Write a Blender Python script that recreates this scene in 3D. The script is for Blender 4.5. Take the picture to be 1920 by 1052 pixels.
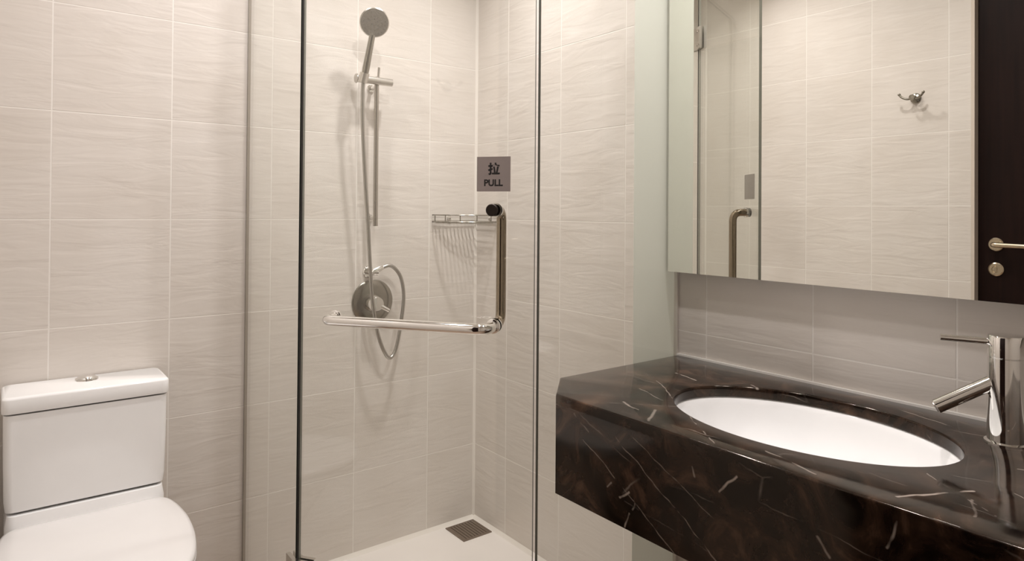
import bpy, bmesh, math, random
from mathutils import Vector, Matrix
random.seed(7)
for o in list(bpy.data.objects): bpy.data.objects.remove(o)
S = bpy.context.scene
C = S.collection

# ------------------------------------------------------------------ camera
YAW, PITCH, ROLL, FPX, PY = 0.6549, 0.0095, 0.0075, 1258.1, 385.15
CAM = Vector((-1.5343, -2.236, 1.2304))
Fv = Vector((math.sin(YAW)*math.cos(PITCH), math.cos(YAW)*math.cos(PITCH), math.sin(PITCH)))
Rv = Vector((math.cos(YAW), -math.sin(YAW), 0)); Uv = Rv.cross(Fv)
R2 = Rv*math.cos(ROLL) + Uv*math.sin(ROLL); U2 = Uv*math.cos(ROLL) - Rv*math.sin(ROLL)
cd = bpy.data.cameras.new('camera'); cam = bpy.data.objects.new('camera', cd); C.objects.link(cam)
cam.matrix_world = Matrix(((R2.x, U2.x, -Fv.x, CAM.x), (R2.y, U2.y, -Fv.y, CAM.y), (R2.z, U2.z, -Fv.z, CAM.z), (0, 0, 0, 1)))
cd.sensor_width = 36; cd.lens = FPX*36/1920; cd.shift_y = -(526-PY)/1920; cd.clip_start = 0.01
S.camera = cam

# ------------------------------------------------------------------ world, exposure
w = bpy.data.worlds.new('world'); S.world = w; w.use_nodes = True
w.node_tree.nodes['Background'].inputs[0].default_value = (1, .95, .88, 1)
w.node_tree.nodes['Background'].inputs[1].default_value = 0.02
S.view_settings.view_transform = 'Standard'; S.view_settings.look = 'None'
S.view_settings.gamma = 1; S.view_settings.use_curve_mapping = False
S.view_settings.exposure = 0.03
CEIL = 2.60
LIGHTS = [  # x, y, watts, spread in degrees, which one
    (-1.12, -0.51, 6.2, 124, 'round recessed ceiling light above the toilet'),
    (-0.33, -0.51, 5.7, 108, 'round recessed ceiling light in the shower corner'),
    (-0.30, -1.55, 7.6, 140, 'round recessed ceiling light above the washbasin'),
    (-0.78, -1.18, 8.6, 175, 'added round fill light on the ceiling in the middle of the room'),  # added fill lamp, no known fitting; evens out the light on the walls
]
LIGHT_COL = (1.0, 0.958, 0.948)

# ------------------------------------------------------------------ helpers
def pixdir(x, y): return Fv + R2*((x-960)/FPX) - U2*((y-PY)/FPX)
def on_plane(x, y, n, d):
    n = Vector(n); r = pixdir(x, y); return CAM + r*((d - n.dot(CAM))/n.dot(r))
def back(x, y, off=0): return on_plane(x, y, (0, 1, 0), -off)     # point seen at (x, y), off metres from the back wall

def box(bm, lo, hi, M=None):
    v = [bm.verts.new((M @ Vector(p)) if M else p) for p in
         [(x, y, z) for z in (lo[2], hi[2]) for y in (lo[1], hi[1]) for x in (lo[0], hi[0])]]
    for f in [(0, 2, 3, 1), (4, 5, 7, 6), (0, 1, 5, 4), (2, 6, 7, 3), (0, 4, 6, 2), (1, 3, 7, 5)]:
        bm.faces.new([v[i] for i in f])
    return v
def frame_of(t):
    t = t.normalized(); a = Vector((0, 0, 1)) if abs(t.z) < .9 else Vector((1, 0, 0))
    u = t.cross(a).normalized(); return u, t.cross(u).normalized()
def tube(bm, pts, r, n=14, cap=True, closed=False):
    pts = [Vector(p) for p in pts]; rings = []; u = None
    for i, p in enumerate(pts):
        if closed: t = (pts[(i+1) % len(pts)] - pts[i-1])
        else: t = (pts[min(i+1, len(pts)-1)] - pts[max(i-1, 0)])
        t.normalize()
        if u is None: u, _ = frame_of(t)
        u = (u - t*u.dot(t)).normalized(); v = t.cross(u)
        rr = r[i] if isinstance(r, (list, tuple)) else r
        rings.append([bm.verts.new(p + (u*math.cos(k*2*math.pi/n) + v*math.sin(k*2*math.pi/n))*rr) for k in range(n)])
    m = len(rings)
    for i in range(m if closed else m-1):
        a, b = rings[i], rings[(i+1) % m]
        for k in range(n): bm.faces.new((a[k], a[(k+1) % n], b[(k+1) % n], b[k]))
    if cap and not closed:
        bm.faces.new(rings[0][::-1]); bm.faces.new(rings[-1])
def smooth_path(pts, k=8):
    pts = [Vector(p) for p in pts]; out = []
    for i in range(len(pts)-1):
        p0, p1, p2, p3 = pts[max(i-1, 0)], pts[i], pts[i+1], pts[min(i+2, len(pts)-1)]
        for j in range(k):
            t = j/k
            out.append(.5*((2*p1) + (p2-p0)*t + (2*p0-5*p1+4*p2-p3)*t*t + (3*p1-p0-3*p2+p3)*t**3))
    return out + [pts[-1]]
def rounded_path(pts, rad, k=8):
    pts = [Vector(p) for p in pts]; out = [pts[0]]
    for i in range(1, len(pts)-1):
        a = (pts[i-1]-pts[i]).normalized(); b = (pts[i+1]-pts[i]).normalized()
        p, q = pts[i]+a*rad, pts[i]+b*rad
        for j in range(k+1):
            t = j/k; out.append((1-t)**2*p + 2*t*(1-t)*pts[i] + t*t*q)
    return out + [pts[-1]]
def lathe(bm, prof, n=40, M=None):      # prof: list of (radius, height) about local Z; closes ends at r=0
    rings = []
    for r, h in prof:
        if r < 1e-6: rings.append([bm.verts.new((M @ Vector((0, 0, h))) if M else (0, 0, h))])
        else: rings.append([bm.verts.new((M @ Vector((r*math.cos(a), r*math.sin(a), h))) if M else (r*math.cos(a), r*math.sin(a), h))
                            for a in [2*math.pi*k/n for k in range(n)]])
    for a, b in zip(rings, rings[1:]):
        for k in range(n):
            k2 = (k+1) % n
            if len(a) == 1 and len(b) == 1: continue
            if len(a) == 1: bm.faces.new((a[0], b[k2], b[k]))
            elif len(b) == 1: bm.faces.new((a[k], a[k2], b[0]))
            else: bm.faces.new((a[k], a[k2], b[k2], b[k]))
def loft(bm, rings, cap0=True, cap1=True):
    R = [[bm.verts.new(p) for p in r] for r in rings]; n = len(R[0])
    for a, b in zip(R, R[1:]):
        for k in range(n): bm.faces.new((a[k], a[(k+1) % n], b[(k+1) % n], b[k]))
    if cap0: bm.faces.new(R[0][::-1])
    if cap1: bm.faces.new(R[-1])
def axis(origin, z, x=None):            # matrix whose local Z looks along z
    z = Vector(z).normalized(); u, v = frame_of(z)
    if x is not None:
        u = (Vector(x) - z*Vector(x).dot(z)).normalized(); v = z.cross(u)
    else: u, v = v, z.cross(v)
    o = Vector(origin)
    return Matrix(((u.x, v.x, z.x, o.x), (u.y, v.y, z.y, o.y), (u.z, v.z, z.z, o.z), (0, 0, 0, 1)))
def bev(bm, w, seg=2, ang=30, edges=None):
    es = edges or [e for e in bm.edges if len(e.link_faces) == 2 and e.calc_face_angle(0) > math.radians(ang)]
    bmesh.ops.bevel(bm, geom=es, offset=w, segments=seg, affect='EDGES', profile=.5, clamp_overlap=True)
def mesh_of(name, bm, mats, smooth=True, ang=35):
    bmesh.ops.recalc_face_normals(bm, faces=bm.faces)
    me = bpy.data.meshes.new(name); bm.to_mesh(me); bm.free()
    for m in (mats if isinstance(mats, (list, tuple)) else [mats]): me.materials.append(m)
    if smooth:
        me.shade_smooth(); me.set_sharp_from_angle(angle=math.radians(ang))
    return me
def world_loc(o):
    v = Vector((0, 0, 0))
    while o: v += o.location; o = o.parent
    return v
def obj(name, bm, mats, parent=None, smooth=True, ang=35):   # bm is in world coordinates
    if parent is not None: bmesh.ops.translate(bm, verts=bm.verts, vec=-world_loc(parent))
    o = bpy.data.objects.new(name, mesh_of(name, bm, mats, smooth, ang)); C.objects.link(o); o.parent = parent
    return o
def tag(o, label, cat, group=None):
    o['label'] = label; o['category'] = cat
    if group: o['group'] = group
    return o
def thing(name, loc, label, cat, group=None):
    o = bpy.data.objects.new(name, None); C.objects.link(o); o.location = loc; o.empty_display_size = .05
    return tag(o, label, cat, group)
def struct(o, label=None):
    o['kind'] = 'structure'
    if label: o['label'] = label
    return o

# ------------------------------------------------------------------ materials
def mat(name):
    m = bpy.data.materials.new(name); m.use_nodes = True
    return m, m.node_tree.nodes, m.node_tree.links, m.node_tree.nodes['Principled BSDF']
def plain(name, col, rough=.5, metal=0., spec=.5, coat=0, bump=None):
    m, N, L, b = mat(name)
    b.inputs['Roughness'].default_value = rough; b.inputs['Metallic'].default_value = metal
    b.inputs['Specular IOR Level'].default_value = spec; b.inputs['Coat Weight'].default_value = coat
    n = N.new('ShaderNodeTexNoise'); n.inputs['Scale'].default_value = 9; n.inputs['Detail'].default_value = 4
    tc = N.new('ShaderNodeTexCoord'); L.new(tc.outputs['Object'], n.inputs['Vector'])
    r = N.new('ShaderNodeMapRange'); r.inputs[3].default_value = .965; r.inputs[4].default_value = 1.035
    L.new(n.outputs['Fac'], r.inputs[0])
    mx = N.new('ShaderNodeVectorMath'); mx.operation = 'SCALE'; mx.inputs[0].default_value = col
    L.new(r.outputs[0], mx.inputs['Scale']); L.new(mx.outputs[0], b.inputs['Base Color'])
    if bump:
        n2 = N.new('ShaderNodeTexNoise'); n2.inputs['Scale'].default_value = bump[0]; L.new(tc.outputs['Object'], n2.inputs['Vector'])
        bp = N.new('ShaderNodeBump'); bp.inputs['Strength'].default_value = bump[1]; bp.inputs['Distance'].default_value = .002
        L.new(n2.outputs['Fac'], bp.inputs['Height']); L.new(bp.outputs[0], b.inputs['Normal'])
    return m
def tile_material():
    m, N, L, b = mat('wavy_cream_tile')
    b.inputs['Roughness'].default_value = .38; b.inputs['Specular IOR Level'].default_value = .45
    tc = N.new('ShaderNodeTexCoord'); oi = N.new('ShaderNodeObjectInfo')
    sc = N.new('ShaderNodeVectorMath'); sc.operation = 'SCALE'; sc.inputs[0].default_value = (7.3, 3.1, 11.7)
    L.new(oi.outputs['Random'], sc.inputs['Scale'])
    ad = N.new('ShaderNodeVectorMath'); ad.operation = 'ADD'
    L.new(tc.outputs['Object'], ad.inputs[0]); L.new(sc.outputs[0], ad.inputs[1])
    # long, shallow, slightly drifting ripples that run across each tile
    mp = N.new('ShaderNodeMapping'); mp.inputs['Scale'].default_value = (5, 1, 26); mp.inputs['Rotation'].default_value = (0, .06, 0)
    L.new(ad.outputs[0], mp.inputs[0])
    n1 = N.new('ShaderNodeTexNoise'); n1.inputs['Scale'].default_value = 1; n1.inputs['Detail'].default_value = 3.5
    n1.inputs['Roughness'].default_value = .5; n1.inputs['Distortion'].default_value = .7
    L.new(mp.outputs[0], n1.inputs['Vector'])
    bp = N.new('ShaderNodeBump'); bp.inputs['Strength'].default_value = .36; bp.inputs['Distance'].default_value = .006
    L.new(n1.outputs['Fac'], bp.inputs['Height']); L.new(bp.outputs[0], b.inputs['Normal'])
    n2 = N.new('ShaderNodeTexNoise'); n2.inputs['Scale'].default_value = 5; n2.inputs['Detail'].default_value = 2
    L.new(ad.outputs[0], n2.inputs['Vector'])
    cr = N.new('ShaderNodeValToRGB'); e = cr.color_ramp.elements
    e[0].position = .3; e[0].color = (.70, .645, .59, 1); e[1].position = .7; e[1].color = (.74, .69, .64, 1)
    L.new(n2.outputs['Fac'], cr.inputs[0]); L.new(cr.outputs[0], b.inputs['Base Color'])
    return m
def schlick(N, L, f0):
    g = N.new('ShaderNodeNewGeometry'); d = N.new('ShaderNodeVectorMath'); d.operation = 'DOT_PRODUCT'
    L.new(g.outputs['Normal'], d.inputs[0]); L.new(g.outputs['Incoming'], d.inputs[1])
    a = N.new('ShaderNodeMath'); a.operation = 'ABSOLUTE'; L.new(d.outputs['Value'], a.inputs[0])
    s = N.new('ShaderNodeMath'); s.operation = 'SUBTRACT'; s.inputs[0].default_value = 1; L.new(a.outputs[0], s.inputs[1])
    p = N.new('ShaderNodeMath'); p.operation = 'POWER'; p.inputs[1].default_value = 5; L.new(s.outputs[0], p.inputs[0])
    k = N.new('ShaderNodeMath'); k.operation = 'MULTIPLY_ADD'; k.inputs[1].default_value = 1-f0; k.inputs[2].default_value = f0
    L.new(p.outputs[0], k.inputs[0]); return k.outputs[0]
def glass_material():
    m, N, L, b = mat('clear_glass'); N.remove(b)
    t = N.new('ShaderNodeBsdfTransparent'); t.inputs[0].default_value = (.988, .994, .982, 1)
    g = N.new('ShaderNodeBsdfGlossy'); g.inputs['Roughness'].default_value = .0; g.inputs[0].default_value = (1, 1, 1, 1)
    x = N.new('ShaderNodeMixShader'); L.new(schlick(N, L, .04), x.inputs[0])
    L.new(t.outputs[0], x.inputs[1]); L.new(g.outputs[0], x.inputs[2]); L.new(x.outputs[0], N['Material Output'].inputs[0])
    return m
def film_material():
    m, N, L, b = mat('frosted_film'); N.remove(b)
    d = N.new('ShaderNodeBsdfDiffuse'); d.inputs[0].default_value = (.92, .92, .88, 1)
    t = N.new('ShaderNodeBsdfTranslucent'); t.inputs[0].default_value = (.95, .96, .92, 1)
    x = N.new('ShaderNodeMixShader'); x.inputs[0].default_value = .5
    L.new(d.outputs[0], x.inputs[1]); L.new(t.outputs[0], x.inputs[2]); L.new(x.outputs[0], N['Material Output'].inputs[0])
    return m
def marble_material():
    m, N, L, b = mat('dark_veined_marble')
    b.inputs['Roughness'].default_value = .09; b.inputs['Specular IOR Level'].default_value = .36; b.inputs['Specular Tint'].default_value = (1, .88, .76, 1)
    g = N.new('ShaderNodeNewGeometry')
    nz = N.new('ShaderNodeTexNoise'); nz.inputs['Scale'].default_value = 14; nz.inputs['Detail'].default_value = 3
    L.new(g.outputs['Position'], nz.inputs['Vector'])
    o1 = N.new('ShaderNodeVectorMath'); o1.operation = 'SUBTRACT'; o1.inputs[1].default_value = (.5, .5, .5); L.new(nz.outputs['Color'], o1.inputs[0])
    o2 = N.new('ShaderNodeVectorMath'); o2.operation = 'SCALE'; o2.inputs['Scale'].default_value = .020; L.new(o1.outputs[0], o2.inputs[0])
    ps = N.new('ShaderNodeVectorMath'); ps.operation = 'ADD'; L.new(g.outputs['Position'], ps.inputs[0]); L.new(o2.outputs[0], ps.inputs[1])
    X, Z = -.552, .83
    veins = [((X, -1.19, .765), (X, -1.46, .606), .0013, .35), ((X, -1.34, .80), (X, -1.60, .672), .0012, .25),
             ((X, -1.30, .785), (X, -1.60, .600), .0014, .35), ((X, -1.544, .758), (X, -1.575, .794), .0022, .8),
             ((X, -1.325, .616), (X, -1.337, .644), .0024, .6), ((X, -1.314, .667), (X, -1.337, .684), .0022, .7),
             ((X, -1.489, .763), (X, -1.487, .779), .0020, .4), ((X, -1.713, .745), (X, -1.731, .723), .0020, .4),
             ((X, -1.814, .770), (X, -1.828, .810), .0020, .5), ((X, -1.28, .678), (X, -1.292, .690), .002, .5),
             ((X, -1.345, .655), (X, -1.35, .668), .002, .6), ((X, -1.18, .80), (X, -1.225, .775), .002, .3),
             ((-.390, -1.800, Z), (-.475, -1.918, Z), .0020, .8), ((-.515, -1.812, Z), (-.405, -1.872, Z), .0026, .8),
             ((-.345, -1.865, Z), (-.39, -1.945, Z), .0014, .5), ((-.26, -1.150, Z), (-.54, -1.525, Z), .0016, .4),
             ((-.178, -1.15, Z), (-.205, -1.228, Z), .0024, .7), ((-.132, -1.33, Z), (-.170, -1.415, Z), .0022, .6),
             ((-.105, -1.47, Z), (-.160, -1.51, Z), .0022, .6), ((-.48, -1.25, Z), (-.50, -1.31, Z), .003, .4),
             ((-.47, -1.33, Z), (-.53, -1.37, Z), .0035, .35), ((-.37, -1.20, Z), (-.40, -1.29, Z), .002, .3),
             ((-.50, -1.60, Z), (-.53, -1.70, Z), .0025, .4), ((-.44, -1.88, Z), (-.50, -1.90, Z), .0025, .4),
             ((-.06, -1.62, Z), (-.10, -1.75, Z), .002, .4), ((-.25, -1.88, Z), (-.20, -2.02, Z), .002, .6)]
    acc = None
    for A, B, wd, st in veins:
        A, B = Vector(A), Vector(B); ba = B-A
        pa = N.new('ShaderNodeVectorMath'); pa.operation = 'SUBTRACT'; pa.inputs[1].default_value = A; L.new(ps.outputs[0], pa.inputs[0])
        dt = N.new('ShaderNodeVectorMath'); dt.operation = 'DOT_PRODUCT'; dt.inputs[1].default_value = ba/ba.length_squared; L.new(pa.outputs[0], dt.inputs[0])
        ck = N.new('ShaderNodeClamp'); L.new(dt.outputs['Value'], ck.inputs[0])
        sb = N.new('ShaderNodeVectorMath'); sb.operation = 'SCALE'; sb.inputs[0].default_value = ba; L.new(ck.outputs[0], sb.inputs['Scale'])
        df = N.new('ShaderNodeVectorMath'); df.operation = 'DISTANCE'; L.new(pa.outputs[0], df.inputs[0]); L.new(sb.outputs[0], df.inputs[1])
        mr = N.new('ShaderNodeMapRange'); mr.inputs[1].default_value = wd*1.3; mr.inputs[2].default_value = wd*.25
        mr.inputs[3].default_value = 0; mr.inputs[4].default_value = st; L.new(df.outputs['Value'], mr.inputs[0])
        if acc is None: acc = mr.outputs[0]
        else:
            mm = N.new('ShaderNodeMath'); mm.operation = 'MAXIMUM'; L.new(acc, mm.inputs[0]); L.new(mr.outputs[0], mm.inputs[1]); acc = mm.outputs[0]
    # broken hairlines elsewhere in the stone
    vo = N.new('ShaderNodeTexVoronoi'); vo.feature = 'DISTANCE_TO_EDGE'; vo.inputs['Scale'].default_value = 6.5
    mp = N.new('ShaderNodeMapping'); mp.inputs['Rotation'].default_value = (.5, .3, .7); mp.inputs['Scale'].default_value = (1, .45, 1.3)
    L.new(ps.outputs[0], mp.inputs[0]); L.new(mp.outputs[0], vo.inputs['Vector'])
    h = N.new('ShaderNodeMapRange'); h.inputs[1].default_value = .012; h.inputs[2].default_value = .0; L.new(vo.outputs['Distance'], h.inputs[0])
    n3 = N.new('ShaderNodeTexNoise'); n3.inputs['Scale'].default_value = 11; n3.inputs['Detail'].default_value = 2; L.new(g.outputs['Position'], n3.inputs['Vector'])
    h3 = N.new('ShaderNodeMapRange'); h3.inputs[1].default_value = .52; h3.inputs[2].default_value = .72; h3.inputs[4].default_value = .35; L.new(n3.outputs['Fac'], h3.inputs[0])
    hm = N.new('ShaderNodeMath'); hm.operation = 'MULTIPLY'; L.new(h.outputs[0], hm.inputs[0]); L.new(h3.outputs[0], hm.inputs[1])
    mx = N.new('ShaderNodeMath'); mx.operation = 'MAXIMUM'; L.new(acc, mx.inputs[0]); L.new(hm.outputs[0], mx.inputs[1])
    # smoky brown body
    n4 = N.new('ShaderNodeTexNoise'); n4.inputs['Scale'].default_value = 9; n4.inputs['Detail'].default_value = 9
    n4.inputs['Roughness'].default_value = .62; n4.inputs['Distortion'].default_value = 1.6
    L.new(g.outputs['Position'], n4.inputs['Vector'])
    cr = N.new('ShaderNodeValToRGB'); e = cr.color_ramp.elements
    e[0].position = .40; e[0].color = (.0050, .0030, .0021, 1); e[1].position = .74; e[1].color = (.100, .056, .035, 1)
    k = cr.color_ramp.elements.new(.56); k.color = (.027, .0145, .0092, 1)
    L.new(n4.outputs['Fac'], cr.inputs[0])
    mc = N.new('ShaderNodeMix'); mc.data_type = 'RGBA'; mc.inputs['B'].default_value = (.50, .42, .36, 1)
    L.new(mx.outputs[0], mc.inputs['Factor']); L.new(cr.outputs[0], mc.inputs['A']); L.new(mc.outputs['Result'], b.inputs['Base Color'])
    return m
def wood_material():
    m, N, L, b = mat('dark_brown_wood'); b.inputs['Roughness'].default_value = .5; b.inputs['Specular IOR Level'].default_value = .15
    tc = N.new('ShaderNodeTexCoord'); mp = N.new('ShaderNodeMapping'); mp.inputs['Scale'].default_value = (30, 30, 1.6)
    L.new(tc.outputs['Object'], mp.inputs[0])
    n = N.new('ShaderNodeTexNoise'); n.inputs['Scale'].default_value = 2; n.inputs['Detail'].default_value = 5; L.new(mp.outputs[0], n.inputs['Vector'])
    cr = N.new('ShaderNodeValToRGB'); e = cr.color_ramp.elements
    e[0].position = .3; e[0].color = (.0085, .0030, .0022, 1); e[1].position = .75; e[1].color = (.016, .0060, .0042, 1)
    L.new(n.outputs['Fac'], cr.inputs[0]); L.new(cr.outputs[0], b.inputs['Base Color'])
    return m
def emit(name, col, s):
    m, N, L, b = mat(name)
    b.inputs['Emission Color'].default_value = (*col, 1); b.inputs['Emission Strength'].default_value = s
    return m
TILE = tile_material(); GLASS = glass_material(); FILM = film_material(); MARBLE = marble_material(); WOOD = wood_material()
GROUT = plain('pale_grout', (.86, .82, .77), .8)
WHITESEAL = plain('bright_silicone', (.93, .90, .86), .35)
SEAL = plain('white_silicone', (.80, .75, .69), .5)
VALVEM = plain('dull_valve_metal', (.34, .32, .28), .22, 1)
HANDLEM = plain('dark_satin_handle', (.38, .32, .25), .10, 1)
RAILM = plain('satin_rail_metal', (.47, .44, .40), .25, 1)
CHROME = plain('chrome', (.86, .85, .83), .06, 1)
SATIN = plain('satin_metal', (.66, .63, .59), .28, 1)
STEEL = plain('brushed_steel', (.50, .46, .43), .38, 1)
SPRAY = plain('grey_spray_plate', (.27, .245, .21), .45, .3)
HOSE = plain('metal_hose', (.46, .44, .41), .3, 1)
CERAMIC = plain('white_ceramic', (.91, .90, .89), .10, 0, .5)
PLASTIC = plain('white_seat_plastic', (.76, .735, .715), .22)
EDGE = plain('dark_green_glass_edge', (.030, .040, .034), .15)
EDGE_LIGHT = plain('grey_green_glass_edge', (.20, .20, .17), .3)
RUBBER = plain('dark_rubber', (.02, .018, .016), .6)
DARKCAP = plain('dark_bronze_cap', (.030, .022, .017), .35, .6)
SIGNM = plain('brushed_sign_plate', (.33, .28, .265), .5, .2)
INK = plain('black_print', (.012, .010, .010), .6)
TRAY = plain('white_shower_tray', (.82, .77, .73), .35)
DRAINM = plain('brown_grey_drain_metal', (.20, .155, .12), .45, .5)
CEILM = plain('white_ceiling_paint', (.86, .83, .78), .8)
FLOORM = plain('brown_floor', (.36, .26, .19), .4)
PAINT = plain('cream_wall', (.70, .65, .59), .6)
MIRROR = plain('mirror_silver', (.90, .90, .86), .0, 1)
MSIDE = plain('mirror_side', (.42, .40, .36), .4)
TRIMM = plain('cream_door_trim', (.66, .58, .50), .45)
BRASS = plain('warm_satin_nickel', (.70, .60, .46), .25, 1)

# ------------------------------------------------------------------ the room
XL, YF = -1.60, -2.80         # left wall, wall behind the camera; back wall is y = 0, right wall x = 0
def plane_box(name, lo, hi, m):
    bm = bmesh.new(); box(bm, lo, hi); return struct(obj(name, bm, m, smooth=False))
PROUD = .0005
wall_back = plane_box('wall_back', (XL-.1, PROUD, 0), (.1, .1, CEIL), GROUT)
wall_right = plane_box('wall_right', (PROUD, YF, 0), (.1, PROUD, CEIL), GROUT)
DY0, DY1, DZ = -1.245, -2.08, 2.14     # doorway in the left wall
bm = bmesh.new()
box(bm, (XL-.1, DY0, 0), (XL-PROUD, PROUD, CEIL)); box(bm, (XL-.1, DY1, DZ), (XL-PROUD, DY0, CEIL)); box(bm, (XL-.1, YF, 0), (XL-PROUD, DY1, CEIL))
wall_left = struct(obj('wall_left', bm, GROUT, smooth=False))
wall_front = plane_box('wall_front', (XL-.1, YF-.1, 0), (.1, YF, CEIL), PAINT)
floor = plane_box('floor', (XL-.1, YF-.1, -.1), (.1, .1, 0), FLOORM)
ceiling = plane_box('ceiling', (XL-.1, YF-.1, CEIL), (.1, .1, CEIL+.1), CEILM)

_tiles = {}
JOINT = .0038
def tile_mesh(wd, ht):
    k = (round(wd, 4), round(ht, 4))
    if k not in _tiles:
        bm = bmesh.new(); box(bm, (-wd/2, 0, -ht/2), (wd/2, .006, ht/2))
        bev(bm, .0004, 1)
        _tiles[k] = mesh_of('tile', bm, TILE)
    return _tiles[k]
def tile_wall(wall, place, rot, u0, u1, v0, v1, uo, vo, step=.3):
    """tiles on a wall; u runs along it, v up; place(u, v) gives the world point of the tile's face"""
    us = sorted({u0, u1} | {uo+step*k for k in range(-40, 40) if u0+.004 < uo+step*k < u1-.004})
    vs = sorted({v0, v1} | {vo+step*k for k in range(-40, 40) if v0+.004 < vo+step*k < v1-.004})
    for a, b in zip(us, us[1:]):
        for c, d in zip(vs, vs[1:]):
            wd, ht = b-a-JOINT, d-c-JOINT
            if wd < .006 or ht < .006: continue
            o = bpy.data.objects.new('tile', tile_mesh(wd, ht)); C.objects.link(o)
            o.parent = wall; o.location = place((a+b)/2, (c+d)/2); o.rotation_euler = (0, 0, rot)
tile_wall(wall_back, lambda u, v: (u, 0, v), 0, XL, 0, 0, CEIL, -.217, 0)
tile_wall(wall_right, lambda u, v: (0, u, v), -math.pi/2, YF, 0, 0, CEIL, -.21, 0)
for a, b, c, d in ((DY0, 0, 0, CEIL), (DY1, DY0, DZ, CEIL), (YF, DY1, 0, CEIL)):
    tile_wall(wall_left, lambda u, v: (XL, u, v), math.pi/2, a, b, c, d, -.566, 1.268)

# corner silicone, and the pale cove where shower floor meets the walls
def cove(name, p, q, n1, n2, r):
    bm = bmesh.new(); p, q, n1, n2 = Vector(p), Vector(q), Vector(n1), Vector(n2)
    prof = [n1*0, n1*r, n1*r*.45+n2*r*.45, n2*r]
    loft(bm, [[p+o for o in prof], [q+o for o in prof]]); return struct(obj(name, bm, SEAL))
cove('trim_1', (0, 0, 0), (0, 0, CEIL), (-1, 0, 0), (0, -1, 0), .008)
cove('trim_2', (-.894, 0, 0), (0, 0, 0), (0, -1, 0), (0, 0, 1), .016)
cove('trim_3', (0, -1.0, 0), (0, 0, 0), (-1, 0, 0), (0, 0, 1), .016)
cove('trim_4', (XL, 0, 0), (XL, 0, CEIL), (1, 0, 0), (0, -1, 0), .006)

# door in the left wall, seen in the mirror
bm = bmesh.new(); box(bm, (XL-.075, DY1+.012, .006), (XL-.035, DY0-.012, DZ-.012)); bev(bm, .002, 1)
door_1 = struct(obj('door_1', bm, WOOD), 'dark brown wooden door with a lever handle, seen in the mirror')
bm = bmesh.new()
for lo, hi in (((XL-.09, DY0-.012, 0), (XL+.003, DY0, DZ)), ((XL-.09, DY1, 0), (XL+.003, DY1+.012, DZ)), ((XL-.09, DY1, DZ-.012), (XL+.003, DY0, DZ))):
    box(bm, lo, hi)
obj('door_trim', bm, TRIMM, door_1)['label'] = 'thin pale trim around the doorway'
hy, hz, hx = -1.318, 1.118, XL-.035
bm = bmesh.new(); lathe(bm, [(0, 0), (.026, 0), (.026, .006), (.023, .009), (.0, .009)], 32, axis((hx, hy, hz), (1, 0, 0)))
hd = obj('door_handle', bm, BRASS, door_1); hd['label'] = 'pale metal lever handle'
bm = bmesh.new(); tube(bm, rounded_path([(hx+.005, hy, hz), (hx+.048, hy, hz), (hx+.048, hy-.125, hz-.003)], .016), .0095, 16)
obj('lever', bm, BRASS, hd)
bm = bmesh.new(); lathe(bm, [(0, 0), (.026, 0), (.026, .005), (.022, .008), (.013, .008), (.012, .006), (0, .006)], 32, axis((hx, hy, hz-.096), (1, 0, 0)))
es = obj('lock_escutcheon', bm, BRASS, door_1)
bm = bmesh.new(); M = axis((hx+.006, hy, hz-.096), (1, 0, 0), (0, 0, 1)); box(bm, (-.010, -.004, 0), (.008, .004, .003), M)
obj('thumb_turn', bm, BRASS, es)

# ------------------------------------------------------------------ ceiling lights
for x, y, wt, spread, lab in LIGHTS:
    t = thing('ceiling_downlight', (x, y, CEIL), lab, 'ceiling light', 'recessed ceiling lights')
    bm = bmesh.new(); lathe(bm, [(.042, -.001), (.044, -.006), (.054, -.005), (.058, -.001), (.058, 0), (.042, 0), (.042, -.001)], 40, Matrix.Translation((x, y, CEIL)))
    obj('trim_ring', bm, CHROME, t)
    bm = bmesh.new(); lathe(bm, [(0, -.0012), (.0415, -.0012), (.0415, -.0002), (0, -.0002)], 40, Matrix.Translation((x, y, CEIL)))
    obj('lens', bm, emit('lamp_lens', LIGHT_COL, 6), t)
    ld = bpy.data.lights.new('downlight_lamp', 'AREA'); ld.shape = 'DISK'; ld.size = .08; ld.energy = wt
    ld.color = LIGHT_COL; ld.spread = math.radians(spread)
    lo = bpy.data.objects.new('downlight_lamp', ld); C.objects.link(lo); lo.parent = t; lo.location = (0, 0, -.008)

# ------------------------------------------------------------------ shower glass
GT, GH = .009, 2.16
JA = Vector((-.894, -.486, 0)); JB = Vector((-.517, -1.010, 0)); DD = (JB-JA).normalized(); DN = Vector((DD.y, -DD.x, 0))
def pane(name, p, q, parent, z0=.012, z1=GH, edge=EDGE, far_edge=None):
    p, q = Vector(p), Vector(q); d = (q-p).normalized(); n = Vector((d.y, -d.x, 0))
    bm = bmesh.new(); M = Matrix(((d.x, n.x, 0, p.x), (d.y, n.y, 0, p.y), (0, 0, 1, 0), (0, 0, 0, 1)))
    box(bm, (0, -GT/2, z0), ((q-p).length, GT/2, z1), M)
    bm.normal_update()
    for f in bm.faces: f.material_index = 0 if abs(f.normal.dot(n)) > .5 else (2 if f.normal.dot(d) > .5 else 1)
    return obj(name, bm, [GLASS, edge, far_edge or edge], parent, smooth=False)
g1 = thing('shower_glass_panel', (-.894, -.243, 0), 'narrow fixed clear glass shower panel standing next to the toilet', 'glass panel')
pane('pane', (-.894, -.004, 0), (-.894, JA.y+.004, 0), g1)
bm = bmesh.new(); box(bm, (-.898, -.009, .0), (-.890, -.001, GH)); obj('wall_seal', bm, plain('grey_seal', (.30, .26, .21), .5), g1)
g2 = thing('shower_glass_panel', (-.26, -1.010, 0), 'fixed clear glass shower panel between the pull door and the marble vanity', 'glass panel')
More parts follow.
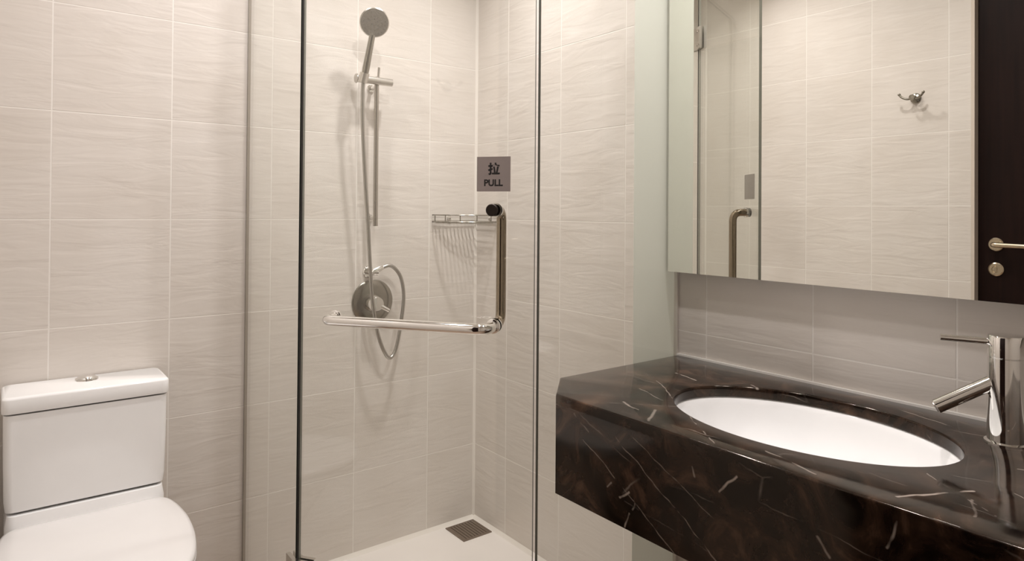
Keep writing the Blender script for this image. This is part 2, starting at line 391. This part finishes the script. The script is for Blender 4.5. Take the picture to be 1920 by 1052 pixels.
pane('pane', (JB.x+.004, -1.010, 0), (-.003, -1.010, 0), g2, edge=EDGE_LIGHT)
bm = bmesh.new(); box(bm, (-.176, -1.010+GT/2, .014), (-.004, -1.010+GT/2+.0006, GH-.002))
obj('frosted_strip', bm, FILM, g2, smooth=False)['label'] = 'frosted film strip beside the mirror'
bm = bmesh.new(); box(bm, (-.007, -1.0165, .0), (-.0005, -1.0035, GH)); obj('wall_seal', bm, SEAL, g2)

dr = thing('shower_door', ((JA+JB)/2), 'frameless clear glass shower door with a pull sign and metal bar', 'shower door')
pane('pane', JA+DD*.006, JB-DD*.006, dr, far_edge=EDGE_LIGHT)
bm = bmesh.new(); M = Matrix(((DD.x, DN.x, 0, JA.x), (DD.y, DN.y, 0, JA.y), (0, 0, 1, 0), (0, 0, 0, 1)))
DM = M                                                    # local frame of the door: x along it, y outwards, z up
box(bm, (.000, -.005, .012), (.0055, .005, GH), M); obj('hinge_side_seal', bm, RUBBER, dr, smooth=False)
def dp(s, off, z): return DM @ Vector((s, off, z))
for hz0 in (.268, 1.958):                                 # glass to glass hinges
    bm = bmesh.new(); box(bm, (.004, .0045, hz0-.045), (.046, .0150, hz0+.045), M); box(bm, (.004, -.0150, hz0-.045), (.046, -.0045, hz0+.045), M)
    d2 = Vector((0, 1, 0)); n2 = Vector((-1, 0, 0))
    M2 = Matrix(((d2.x, n2.x, 0, JA.x), (d2.y, n2.y, 0, JA.y), (0, 0, 1, 0), (0, 0, 0, 1)))
    box(bm, (.004, .0045, hz0-.045), (.046, .0150, hz0+.045), M2); box(bm, (.004, -.0150, hz0-.045), (.046, -.0045, hz0+.045), M2)
    tube(bm, [dp(-.002, .009, hz0-.045), dp(-.002, .009, hz0+.045)], .0085, 14)
    bev(bm, .0012, 1)
    hg = obj('hinge', bm, SATIN, dr)
    bm = bmesh.new()
    for s in (.014, .036):
        for dz in (-.028, .028):
            for sg in (-1, 1): lathe(bm, [(.0, 0), (.005, 0), (.005, .0015), (0, .0018)], 12, axis(dp(s, sg*.0150, hz0+dz), DN*sg))
    obj('hinge_screws', bm, STEEL, hg)['kind'] = 'stuff'
# towel bar outside, pull handle inside, one bolt shared by both
TS0, TS1, TZ, OUT, TR = .110, .540, .955, .062, .0130
bm = bmesh.new(); tube(bm, rounded_path([dp(TS0, .005, TZ), dp(TS0, OUT, TZ), dp(TS1, OUT, TZ), dp(TS1, .005, TZ)], .030, 10), TR, 20)
tb = obj('towel_bar', bm, CHROME, dr); tb['label'] = 'horizontal chrome towel bar outside the glass'
for s in (TS0, TS1):
    bm = bmesh.new(); lathe(bm, [(0, 0), (.0175, 0), (.0175, .006), (.0145, .008), (0, .008)], 28, axis(dp(s, .0046, TZ), DN)); obj('bar_flange', bm, CHROME, tb)
HZ1 = 1.234
bm = bmesh.new(); tube(bm, rounded_path([dp(TS1, -.005, TZ), dp(TS1, -.052, TZ), dp(TS1, -.052, HZ1), dp(TS1, -.005, HZ1)], .030, 10), .0125, 20)
ph = obj('pull_handle', bm, HANDLEM, dr); ph['label'] = 'vertical chrome pull handle inside the glass'
bm = bmesh.new(); lathe(bm, [(0, 0), (.0150, 0), (.0150, .0035), (.0135, .005), (0, .005)], 28, axis(dp(TS1-.006, .0046, HZ1), DN))
obj('bolt_cap', bm, DARKCAP, ph)['label'] = 'dark round bolt cap'
for z in (TZ, HZ1):
    bm = bmesh.new(); lathe(bm, [(0, 0), (.0175, 0), (.0175, .006), (0, .008)], 28, axis(dp(TS1, -.0046, z), -DN)); obj('handle_flange', bm, CHROME, ph)
# sign plate with its two lines of print
bm = bmesh.new(); box(bm, (.495, .0047, 1.279), (.580, .0062, 1.363), DM); bev(bm, .0006, 1)
sg = obj('pull_sign', bm, SIGNM, dr); sg['label'] = 'square grey PULL sign plate'
def text_part(name, body, s, z, height, parent, wide=1.0, bold=0.0):
    cu = bpy.data.curves.new(name, 'FONT'); cu.body = body; cu.align_x = 'CENTER'; cu.align_y = 'CENTER'; cu.size = 1; cu.extrude = 0; cu.offset = bold
    o = bpy.data.objects.new(name, cu); C.objects.link(o)
    bpy.context.view_layer.update()
    me = bpy.data.meshes.new_from_object(o.evaluated_get(bpy.context.evaluated_depsgraph_get()))
    bpy.data.objects.remove(o)
    bm = bmesh.new(); bm.from_mesh(me); xs = [v.co.x for v in bm.verts]; ys = [v.co.y for v in bm.verts]
    if not xs: return None
    cx0, cy0 = (min(xs)+max(xs))/2, (min(ys)+max(ys))/2; k = height/(max(ys)-min(ys))
    for v in bm.verts: v.co = dp(s+(v.co.x-cx0)*k*wide, .00635, z+(v.co.y-cy0)*k)
    return obj(name, bm, INK, parent, smooth=False)
text_part('lettering', '\u62c9', .5385, 1.334, .030, sg, 1.0, .035)
text_part('lettering', 'PULL', .5375, 1.300, .0165, sg, 1.0, .035)

# ------------------------------------------------------------------ shower floor and drain
bm = bmesh.new(); pts = [(-.894, -.001), (-.894, JA.y), (JB.x, JB.y), (-.001, -1.010), (-.001, -.001)]
loft(bm, [[Vector((x, y, .0005)) for x, y in pts], [Vector((x, y, .004)) for x, y in pts]])
struct(obj('floor_shower', bm, TRAY), 'pale smooth shower floor')
dn = thing('floor_drain', (-.082, -.086, .004), 'square brownish metal drain grate in the shower corner', 'drain')
cx_, cy_, hs = -.082, -.086, .064
bm = bmesh.new()
for lo, hi in (((-hs, -hs), (hs, -hs+.007)), ((-hs, hs-.007), (hs, hs)), ((-hs, -hs+.007), (-hs+.007, hs-.007)), ((hs-.007, -hs+.007), (hs, hs-.007))):
    box(bm, (cx_+lo[0], cy_+lo[1], .0038), (cx_+hi[0], cy_+hi[1], .0078))
obj('frame', bm, DRAINM, dn)
bm = bmesh.new(); box(bm, (cx_-hs+.007, cy_-hs+.007, .0038), (cx_+hs-.007, cy_+hs-.007, .0050)); obj('sump', bm, RUBBER, dn)
for k in range(9):
    a = cx_-hs+.0125 + k*(2*hs-.025)/8
    bm = bmesh.new(); box(bm, (a-.0048, cy_-hs+.0065, .0050), (a+.0048, cy_+hs-.0065, .0074)); obj('slat', bm, DRAINM, dn, smooth=False)

# ------------------------------------------------------------------ hand shower set on the back wall
sx, sy = -.467, -.050
st = thing('shower_slide_rail', (sx, 0, 1.20), 'thin chrome shower slide rail on the tiled back wall', 'shower rail')
bm = bmesh.new(); tube(bm, [(sx, sy, 1.176), (sx, sy, 1.706)], .0085, 18); bev(bm, .001, 1, 60); obj('rail', bm, RAILM, st)
for z in (1.205, 1.672):
    bm = bmesh.new(); tube(bm, [(sx, -.001, z), (sx, sy, z)], .0065, 14); lathe(bm, [(0, 0), (.014, 0), (.014, .004), (.012, .006), (0, .006)], 24, axis((sx, 0, z), (0, -1, 0)))
    obj('wall_bracket', bm, CHROME, st)
bm = bmesh.new(); tube(bm, [(-.552, sy-.012, 1.690), (-.549, sy-.012, 1.690), (-.548, sy-.012, 1.690), (-.414, sy-.012, 1.690)], [.0155, .017, .0135, .0135], 22)
sl = obj('slider', bm, SATIN, st)
bm = bmesh.new(); tube(bm, [(sx, sy-.012, 1.700), (sx+.002, sy-.014, 1.738)], .0048, 12); obj('slider_lever', bm, SATIN, sl)
bm = bmesh.new(); lathe(bm, [(.0105, -.017), (.0165, -.017), (.0165, .017), (.0105, .017), (.0105, -.017)], 24, axis((-.533, sy-.034, 1.690), (.15, -.25, 1))); obj('holder_cup', bm, SATIN, sl)

h0, h1 = Vector((-.535, -.086, 1.672)), back(698, 66, .118)
hs_ = thing('hand_shower', h0, 'grey and chrome hand shower with a round head resting in its holder', 'hand shower')
bm = bmesh.new(); mid = [h0.lerp(h1, t) for t in (0, .05, .3, .7, 1)]
tube(bm, mid, [.009, .0105, .0125, .0112, .0105], 18); obj('shower_handle', bm, VALVEM, hs_)
hc = back(702, 42, .122); hn = Vector((-.34, -.86, -.36)).normalized()
bm = bmesh.new(); lathe(bm, [(0, -.020), (.020, -.020), (.040, -.012), (.0500, -.003), (.0505, .003), (.0475, .006), (.046, .0055)], 40, axis(hc, hn))
hh = obj('shower_head', bm, SATIN, hs_)
bm = bmesh.new(); lathe(bm, [(.0465, .004), (.0465, .0062), (.020, .0072), (0, .0074)], 40, axis(hc, hn)); obj('spray_plate', bm, SPRAY, hh)
bm = bmesh.new(); Mh = axis(hc, hn)
for rr, nn in ((.012, 6), (.024, 12), (.037, 18)):
    for k in range(nn):
        a = 2*math.pi*k/nn; lathe(bm, [(.0016, 0), (.0014, .0018), (0, .0018)], 6, Mh @ Matrix.Translation((rr*math.cos(a), rr*math.sin(a), .0068)))
nz = obj('spray_nozzles', bm, STEEL, hh); nz['kind'] = 'stuff'
outlet = back(690, 509, 0.0)
hp = [h0, back(680, 176, .083), back(680, 235, .078), back(684, 325, .07), back(690, 420, .066), back(694, 500, .066), back(698, 560, .068), back(706, 615, .066),
      back(717, 652, .064), back(730, 671, .060), back(742, 655, .056), back(751, 610, .053), back(757, 560, .050), back(753, 525, .048), back(743, 506, .046), back(730, 498, .045),
      back(714, 503, .044), back(698, 510, .043)]
hs2 = thing('shower_hose', hp[9], 'long flexible metal shower hose looping below the valve', 'hose')
bm = bmesh.new(); tube(bm, smooth_path(hp, 8), .0066, 12); obj('hose', bm, HOSE, hs2)
bm = bmesh.new(); tube(bm, [hp[-1], hp[-2].lerp(hp[-1], .2), hp[-2].lerp(hp[-1], -.25)], [.0105, .0105, .0085], 16); obj('hose_nut', bm, CHROME, hs2)
wo = thing('hose_wall_outlet', outlet, 'small round chrome hose outlet on the wall above the valve', 'hose outlet')
bm = bmesh.new(); lathe(bm, [(0, 0), (.021, 0), (.021, .005), (.018, .008), (0, .008)], 28, axis(outlet, (0, -1, 0))); obj('flange', bm, CHROME, wo)
bm = bmesh.new(); tube(bm, rounded_path([outlet, outlet+Vector((0, -.044, 0)), outlet+Vector((.016, -.046, -.001))], .006, 5), .0105, 16); obj('elbow', bm, CHROME, wo)

vc = Vector((-.452, 0, .902))
va = thing('shower_valve', vc, 'round chrome shower mixer valve behind the towel bar', 'shower valve')
bm = bmesh.new(); lathe(bm, [(0, 0), (.080, 0), (.080, .003), (.076, .0065), (.055, .0095), (.03, .011), (0, .011)], 56, axis(vc, (0, -1, 0))); obj('face_plate', bm, VALVEM, va)
bm = bmesh.new(); lathe(bm, [(.031, .009), (.031, .030), (.027, .046), (.024, .052), (0, .053)], 36, axis(vc+Vector((-.004, 0, -.004)), (0, -1, 0))); kn = obj('control_knob', bm, CHROME, va)
bm = bmesh.new(); tube(bm, [vc+Vector((.002, -.040, -.006)), vc+Vector((.020, -.048, -.018)), vc+Vector((.040, -.054, -.030))], [.009, .008, .0065], 14); obj('lever', bm, CHROME, kn)

# corner wire basket
bk = thing('corner_wire_basket', (-.06, -.05, 1.185), 'small chrome wire corner basket on the shower wall', 'wire basket')
def ring(z, a, b):
    arc = [Vector((-.008-(a-.008)*math.cos(t), -.008-(b-.008)*math.sin(t), z)) for t in [math.pi/2*k/16 for k in range(17)]]
    return arc + [Vector((-.008, -.008, z))]
for z, r in ((1.216, .0024), (1.190, .0030)):
    bm = bmesh.new(); tube(bm, ring(z, .208, .150), r, 8, closed=True); obj('rim_wire', bm, VALVEM, bk)
for k in range(1, 12):
    x = -.008-.200*k/12; y = -.008-.142*math.sqrt(max(0, 1-(k/12)**2))
    bm = bmesh.new(); tube(bm, [(x, -.007, 1.187), (x, y, 1.187)], .0026, 6); obj('cross_wire', bm, VALVEM, bk)
for t in (.12, .45, .8, 1.15, 1.45):
    x, y = -.008-.2*math.cos(t), -.008-.142*math.sin(t)
    bm = bmesh.new(); tube(bm, [(x, y, 1.190), (x, y, 1.216)], .0020, 6); obj('upright_wire', bm, VALVEM, bk)
for p, d in (((-.13, 0, 1.205), (0, -1, 0)), ((0, -.10, 1.205), (-1, 0, 0))):
    bm = bmesh.new(); lathe(bm, [(0, 0), (.009, 0), (.009, .006), (.005, .008), (0, .008)], 16, axis(p, d)); obj('wall_fixing', bm, CHROME, bk)

# ------------------------------------------------------------------ vanity, basin, tap
VX, VG, CH, ZT, ZB = -.552, -1.017, .104, .830, .612
VE = -2.45
BC, BA, BB = Vector((-.281, -1.538)), .272, .186        # centre and half axes of the oval cut-out
va_ = thing('marble_vanity', (-.27, -1.7, ZB), 'dark veined marble vanity shelf with a deep front apron fixed to the wall', 'vanity')
outer = [(-.0015, VG), (VX+CH, VG), (VX, VG-CH), (VX, VE), (-.0015, VE)]
def resample(poly, n):          # points on the outline, in the direction of n angles about the bowl centre
    out = []
    for k in range(n):
        a = 2*math.pi*k/n; d = Vector((math.cos(a), math.sin(a))); best = None
        for p, q in zip(poly, poly[1:]+poly[:1]):
            p, q = Vector(p), Vector(q); e = q-p; den = d.x*e.y - d.y*e.x
            if abs(den) < 1e-9: continue
            r = p-BC; t = (r.x*e.y - r.y*e.x)/den; s = (r.x*d.y - r.y*d.x)/den
            if t > 0 and -1e-6 <= s <= 1+1e-6 and (best is None or t < best): best = t
        out.append(BC+d*best)
    for p in poly:              # snap the nearest sample to each true corner
        i = min(range(n), key=lambda j: (out[j]-Vector(p)).length); out[i] = Vector(p)
    return out
n = 128
oo = resample(outer, n); ii = [BC+Vector((BB*math.cos(2*math.pi*k/n), BA*math.sin(2*math.pi*k/n))) for k in range(n)]
TT = .024
bm = bmesh.new()
ring_top = [bm.verts.new((p.x, p.y, ZT)) for p in oo]; ring_bot = [bm.verts.new((p.x, p.y, ZT-TT)) for p in oo]
in_top = [bm.verts.new((p.x, p.y, ZT)) for p in ii]; in_bot = [bm.verts.new((p.x, p.y, ZT-TT)) for p in ii]
for k in range(n):
    j = (k+1) % n
    bm.faces.new((ring_top[k], ring_top[j], in_top[j], in_top[k])); bm.faces.new((ring_bot[j], ring_bot[k], in_bot[k], in_bot[j]))
    bm.faces.new((ring_top[j], ring_top[k], ring_bot[k], ring_bot[j])); bm.faces.new((in_top[k], in_top[j], in_bot[j], in_bot[k]))
bmesh.ops.recalc_face_normals(bm, faces=bm.faces)
es = [e for e in bm.edges if len(e.link_faces) == 2 and e.calc_face_angle(0) > 1.2 and all(v.co.z > ZT-.001 for v in e.verts)]
bmesh.ops.bevel(bm, geom=es, offset=.0042, segments=3, affect='EDGES', profile=.5, clamp_overlap=True)
obj('countertop', bm, MARBLE, va_, ang=50)
bm = bmesh.new(); T = .020
loft(bm, [[Vector((x, y, z)) for x, y in ((VX+CH, VG), (VX, VG-CH), (VX, VE), (VX+T, VE), (VX+T, VG-CH-.008), (VX+CH+.008, VG-.0))] for z in (ZB, ZT-TT)])
obj('front_apron', bm, MARBLE, va_, ang=20)
bm = bmesh.new(); box(bm, (-.009, VE, ZT-.0005), (-.0004, VG, ZT+.005)); obj('wall_sealant', bm, WHITESEAL, va_, smooth=False)
for y in (-2.0, -1.15):
    bm = bmesh.new(); box(bm, (-.09, y, ZB+.05), (-.002, y+.05, ZT-TT)); obj('support_bracket', bm, STEEL, va_, smooth=False)

wb = thing('washbasin', (BC.x, BC.y, ZT-TT-.15), 'white oval ceramic washbasin set under the marble counter', 'washbasin')
prof = [(1.10, 0), (1.015, 0), (1.00, -.004), (.985, -.014), (.955, -.040), (.88, -.078), (.72, -.112), (.48, -.132), (.22, -.141), (.085, -.145)]
def ell(k, z, grow=0): return [Vector((BC.x+(BB*k+grow)*math.cos(a), BC.y+(BA*k+grow)*math.sin(a), ZT-TT-.0005+z)) for a in [2*math.pi*j/64 for j in range(64)]]
bm = bmesh.new(); loft(bm, [ell(k, z) for k, z in prof] + [ell(k, z-.010) for k, z in prof[::-1][:-1]] + [ell(1.10, -.010)], False, False)
obj('bowl', bm, CERAMIC, wb, ang=70)
bm = bmesh.new(); lathe(bm, [(0, .004), (.018, .004), (.020, .002), (.026, .001), (.027, -.002)], 32, Matrix.Translation((BC.x, BC.y, ZT-TT-.145))); obj('basin_drain', bm, CHROME, wb)
bm = bmesh.new(); tube(bm, rounded_path([(BC.x, BC.y, ZT-TT-.156), (BC.x, BC.y, .50), (-.16, BC.y, .50), (-.16, BC.y, .56), (-.002, BC.y, .56)], .03), .017, 16); obj('waste_pipe', bm, CHROME, wb)

fc = Vector((-.120, -1.828, ZT)); fd = Vector((-.5, .866, 0)); FR = .0285
fa = thing('basin_tap', fc, 'tall cylindrical chrome mixer tap with an angled spout beside the basin', 'tap')
bm = bmesh.new(); lathe(bm, [(0, .0), (.033, 0), (.033, .003), (FR, .005), (FR, .150), (FR-.0008, .1505), (FR-.0008, .1515), (FR, .152), (FR, .186), (FR-.002, .189), (0, .190)], 56, Matrix.Translation(fc)); obj('tap_body', bm, CHROME, fa)
bm = bmesh.new(); a, b_ = fc+fd*.012+Vector((0, 0, .110)), fc+fd*.106+Vector((0, 0, .052)); tube(bm, [a, b_], .0128, 28); bev(bm, .001, 2, 60)
so = obj('spout', bm, CHROME, fa)
sd = (b_-a).normalized(); bm = bmesh.new(); lathe(bm, [(0, .0005), (.0095, .0005), (.0095, .0025), (.008, .003), (0, .0022)], 24, axis(b_, sd)); obj('aerator', bm, STEEL, so)
bm = bmesh.new(); tube(bm, [fc+fd*.02+Vector((0, 0, .1765)), fc+fd*.100+Vector((0, 0, .1785))], .0058, 18); bev(bm, .0008, 2, 60); obj('lever', bm, CHROME, fa)

# ------------------------------------------------------------------ mirror
MX, MZ0, MZ1 = -.050, 1.068, 2.18
mi = thing('wall_mirror', (MX/2, -1.7, MZ0), 'large frameless mirror standing off the wall above the marble vanity', 'mirror')
bm = bmesh.new(); box(bm, (MX+.005, VE, MZ0+.001), (-.0005, -1.019, MZ1)); obj('mirror_body', bm, MSIDE, mi, smooth=False)
bm = bmesh.new(); box(bm, (MX, VE, MZ0), (MX+.0049, -1.0185, MZ1)); bev(bm, .0022, 1); bm.normal_update()
for f in bm.faces: f.material_index = 0 if f.normal.x < -.9 else 1
obj('mirror_glass', bm, [MIRROR, plain('mirror_edge', (.22, .21, .18), .3)], mi, smooth=False)

# ------------------------------------------------------------------ robe hook, seen in the mirror
hk = Vector((XL, -1.045, 1.716))
ro = thing('robe_hook', hk, 'small chrome double robe hook on the tiled wall, seen in the mirror', 'hook')
bm = bmesh.new(); lathe(bm, [(0, 0), (.021, 0), (.021, .006), (.017, .009), (.009, .012), (.009, .034), (.012, .038), (.011, .044), (0, .046)], 28, axis(hk, (1, 0, 0))); obj('rose', bm, VALVEM, ro)
for s in (1, -1):
    bm = bmesh.new(); tube(bm, smooth_path([hk+Vector((.030, 0, -.002)), hk+Vector((.040, s*.018, -.006)), hk+Vector((.046, s*.036, .002)), hk+Vector((.048, s*.046, .014))], 5), .0045, 12)
    bmesh.ops.create_uvsphere(bm, u_segments=12, v_segments=8, radius=.0062, matrix=Matrix.Translation(hk+Vector((.048, s*.046, .015)))); obj('prong', bm, VALVEM, ro)

# ------------------------------------------------------------------ toilet
TX = -1.333
to = thing('toilet', (TX, -.33, 0), 'white close-coupled ceramic toilet with its lid closed', 'toilet')
def rrect(x0, x1, y0, y1, z, r, k=6):
    out = []
    for cx0, cy0, a0 in ((x1-r, y1-r, 0), (x0+r, y1-r, 90), (x0+r, y0+r, 180), (x1-r, y0+r, 270)):
        for j in range(k+1):
            a = math.radians(a0+90*j/k); out.append(Vector((cx0+r*math.cos(a), cy0+r*math.sin(a), z)))
    return out
def tank_ring(z, g, r=.018): return rrect(TX-.183-g, TX+.183+g, -.168-g, -.006, z, r)
bm = bmesh.new(); loft(bm, [tank_ring(.468, -.018, .012), tank_ring(.474, -.006), tank_ring(.50, -.003), tank_ring(.60, -.001), tank_ring(.716, 0)]); obj('tank', bm, CERAMIC, to, ang=50)
bm = bmesh.new(); loft(bm, [tank_ring(.7185, -.004), tank_ring(.7205, .003), tank_ring(.724, .004), tank_ring(.754, .004), tank_ring(.758, .0025), tank_ring(.760, -.002)]); li = obj('tank_lid', bm, CERAMIC, to, ang=50)
bm = bmesh.new(); lathe(bm, [(0, .012), (.012, .0112), (.021, .008), (.0235, .0045), (.0235, .004), (.0275, .004), (.0285, -.001)], 32, Matrix.Translation((TX+.001, -.054, .760))); obj('flush_button', bm, CHROME, li)
HALF = [(0, -.172), (.10, -.172), (.150, -.175), (.178, -.192), (.192, -.235), (.200, -.30), (.202, -.37), (.193, -.47), (.170, -.565), (.128, -.637), (.068, -.677), (0, -.688)]
def seat_outline(z, g=0.):
    h = smooth_path([(-.10, -.172, 0)] + [(x, y, 0) for x, y in HALF] + [(-.068, -.677, 0)], 5)[5:-5]
    full = [(p.x, p.y) for p in h] + [(-p.x, p.y) for p in h[-2:0:-1]]; out = []
    for x, y in full:
        d = Vector((x/.20, (y+.43)/.26)); k = g/max(d.length, .3)
        out.append(Vector((TX+x+d.x*k, y+d.y*k, z)))
    return out
bm = bmesh.new()
loft(bm, [seat_outline(.402, -.012), seat_outline(.402, -.006), seat_outline(.408, 0), seat_outline(.420, 0)]); seat = obj('seat', bm, PLASTIC, to, ang=50)
bm = bmesh.new()
loft(bm, [seat_outline(.4225, -.006), seat_outline(.425, -.001), seat_outline(.432, 0), seat_outline(.439, -.003), seat_outline(.443, -.012), seat_outline(.445, -.04), seat_outline(.4455, -.12)]); obj('seat_cover', bm, PLASTIC, to, ang=60)
for k in (-1, 1):
    bm = bmesh.new(); tube(bm, [(TX+k*.075-.022, -.181, .418), (TX+k*.075+.022, -.181, .418)], .006, 14); obj('seat_hinge', bm, PLASTIC, seat)
# rear deck and bowl in one ceramic casting
bm = bmesh.new()
def bowl_ring(z, wx, yb, yf):
    pts = []
    for k in range(48):
        t = 2*math.pi*k/48; x, y = math.cos(t), math.sin(t); ym = -.30
        px = math.copysign(abs(x)**(.5 if y > 0 else .85), x)*wx; py = ym + (abs(y)**.4*(yb-ym) if y > 0 else -abs(y)**.95*(ym-yf))
        pts.append(Vector((TX+px, py, z)))
    return pts
loft(bm, [bowl_ring(0, .125, -.05, -.50), bowl_ring(.02, .120, -.05, -.495), bowl_ring(.14, .115, -.05, -.47), bowl_ring(.25, .140, -.04, -.53), bowl_ring(.34, .175, -.02, -.59), bowl_ring(.385, .184, -.012, -.612), bowl_ring(.400, .184, -.012, -.612)])
obj('bowl', bm, CERAMIC, to, ang=60)
bm = bmesh.new(); loft(bm, [rrect(TX-.178, TX+.178, -.176, -.008, .395, .02), rrect(TX-.178, TX+.178, -.176, -.008, .440, .02), rrect(TX-.174, TX+.174, -.170, -.010, .4665, .02)]); obj('rear_deck', bm, CERAMIC, to, ang=50)
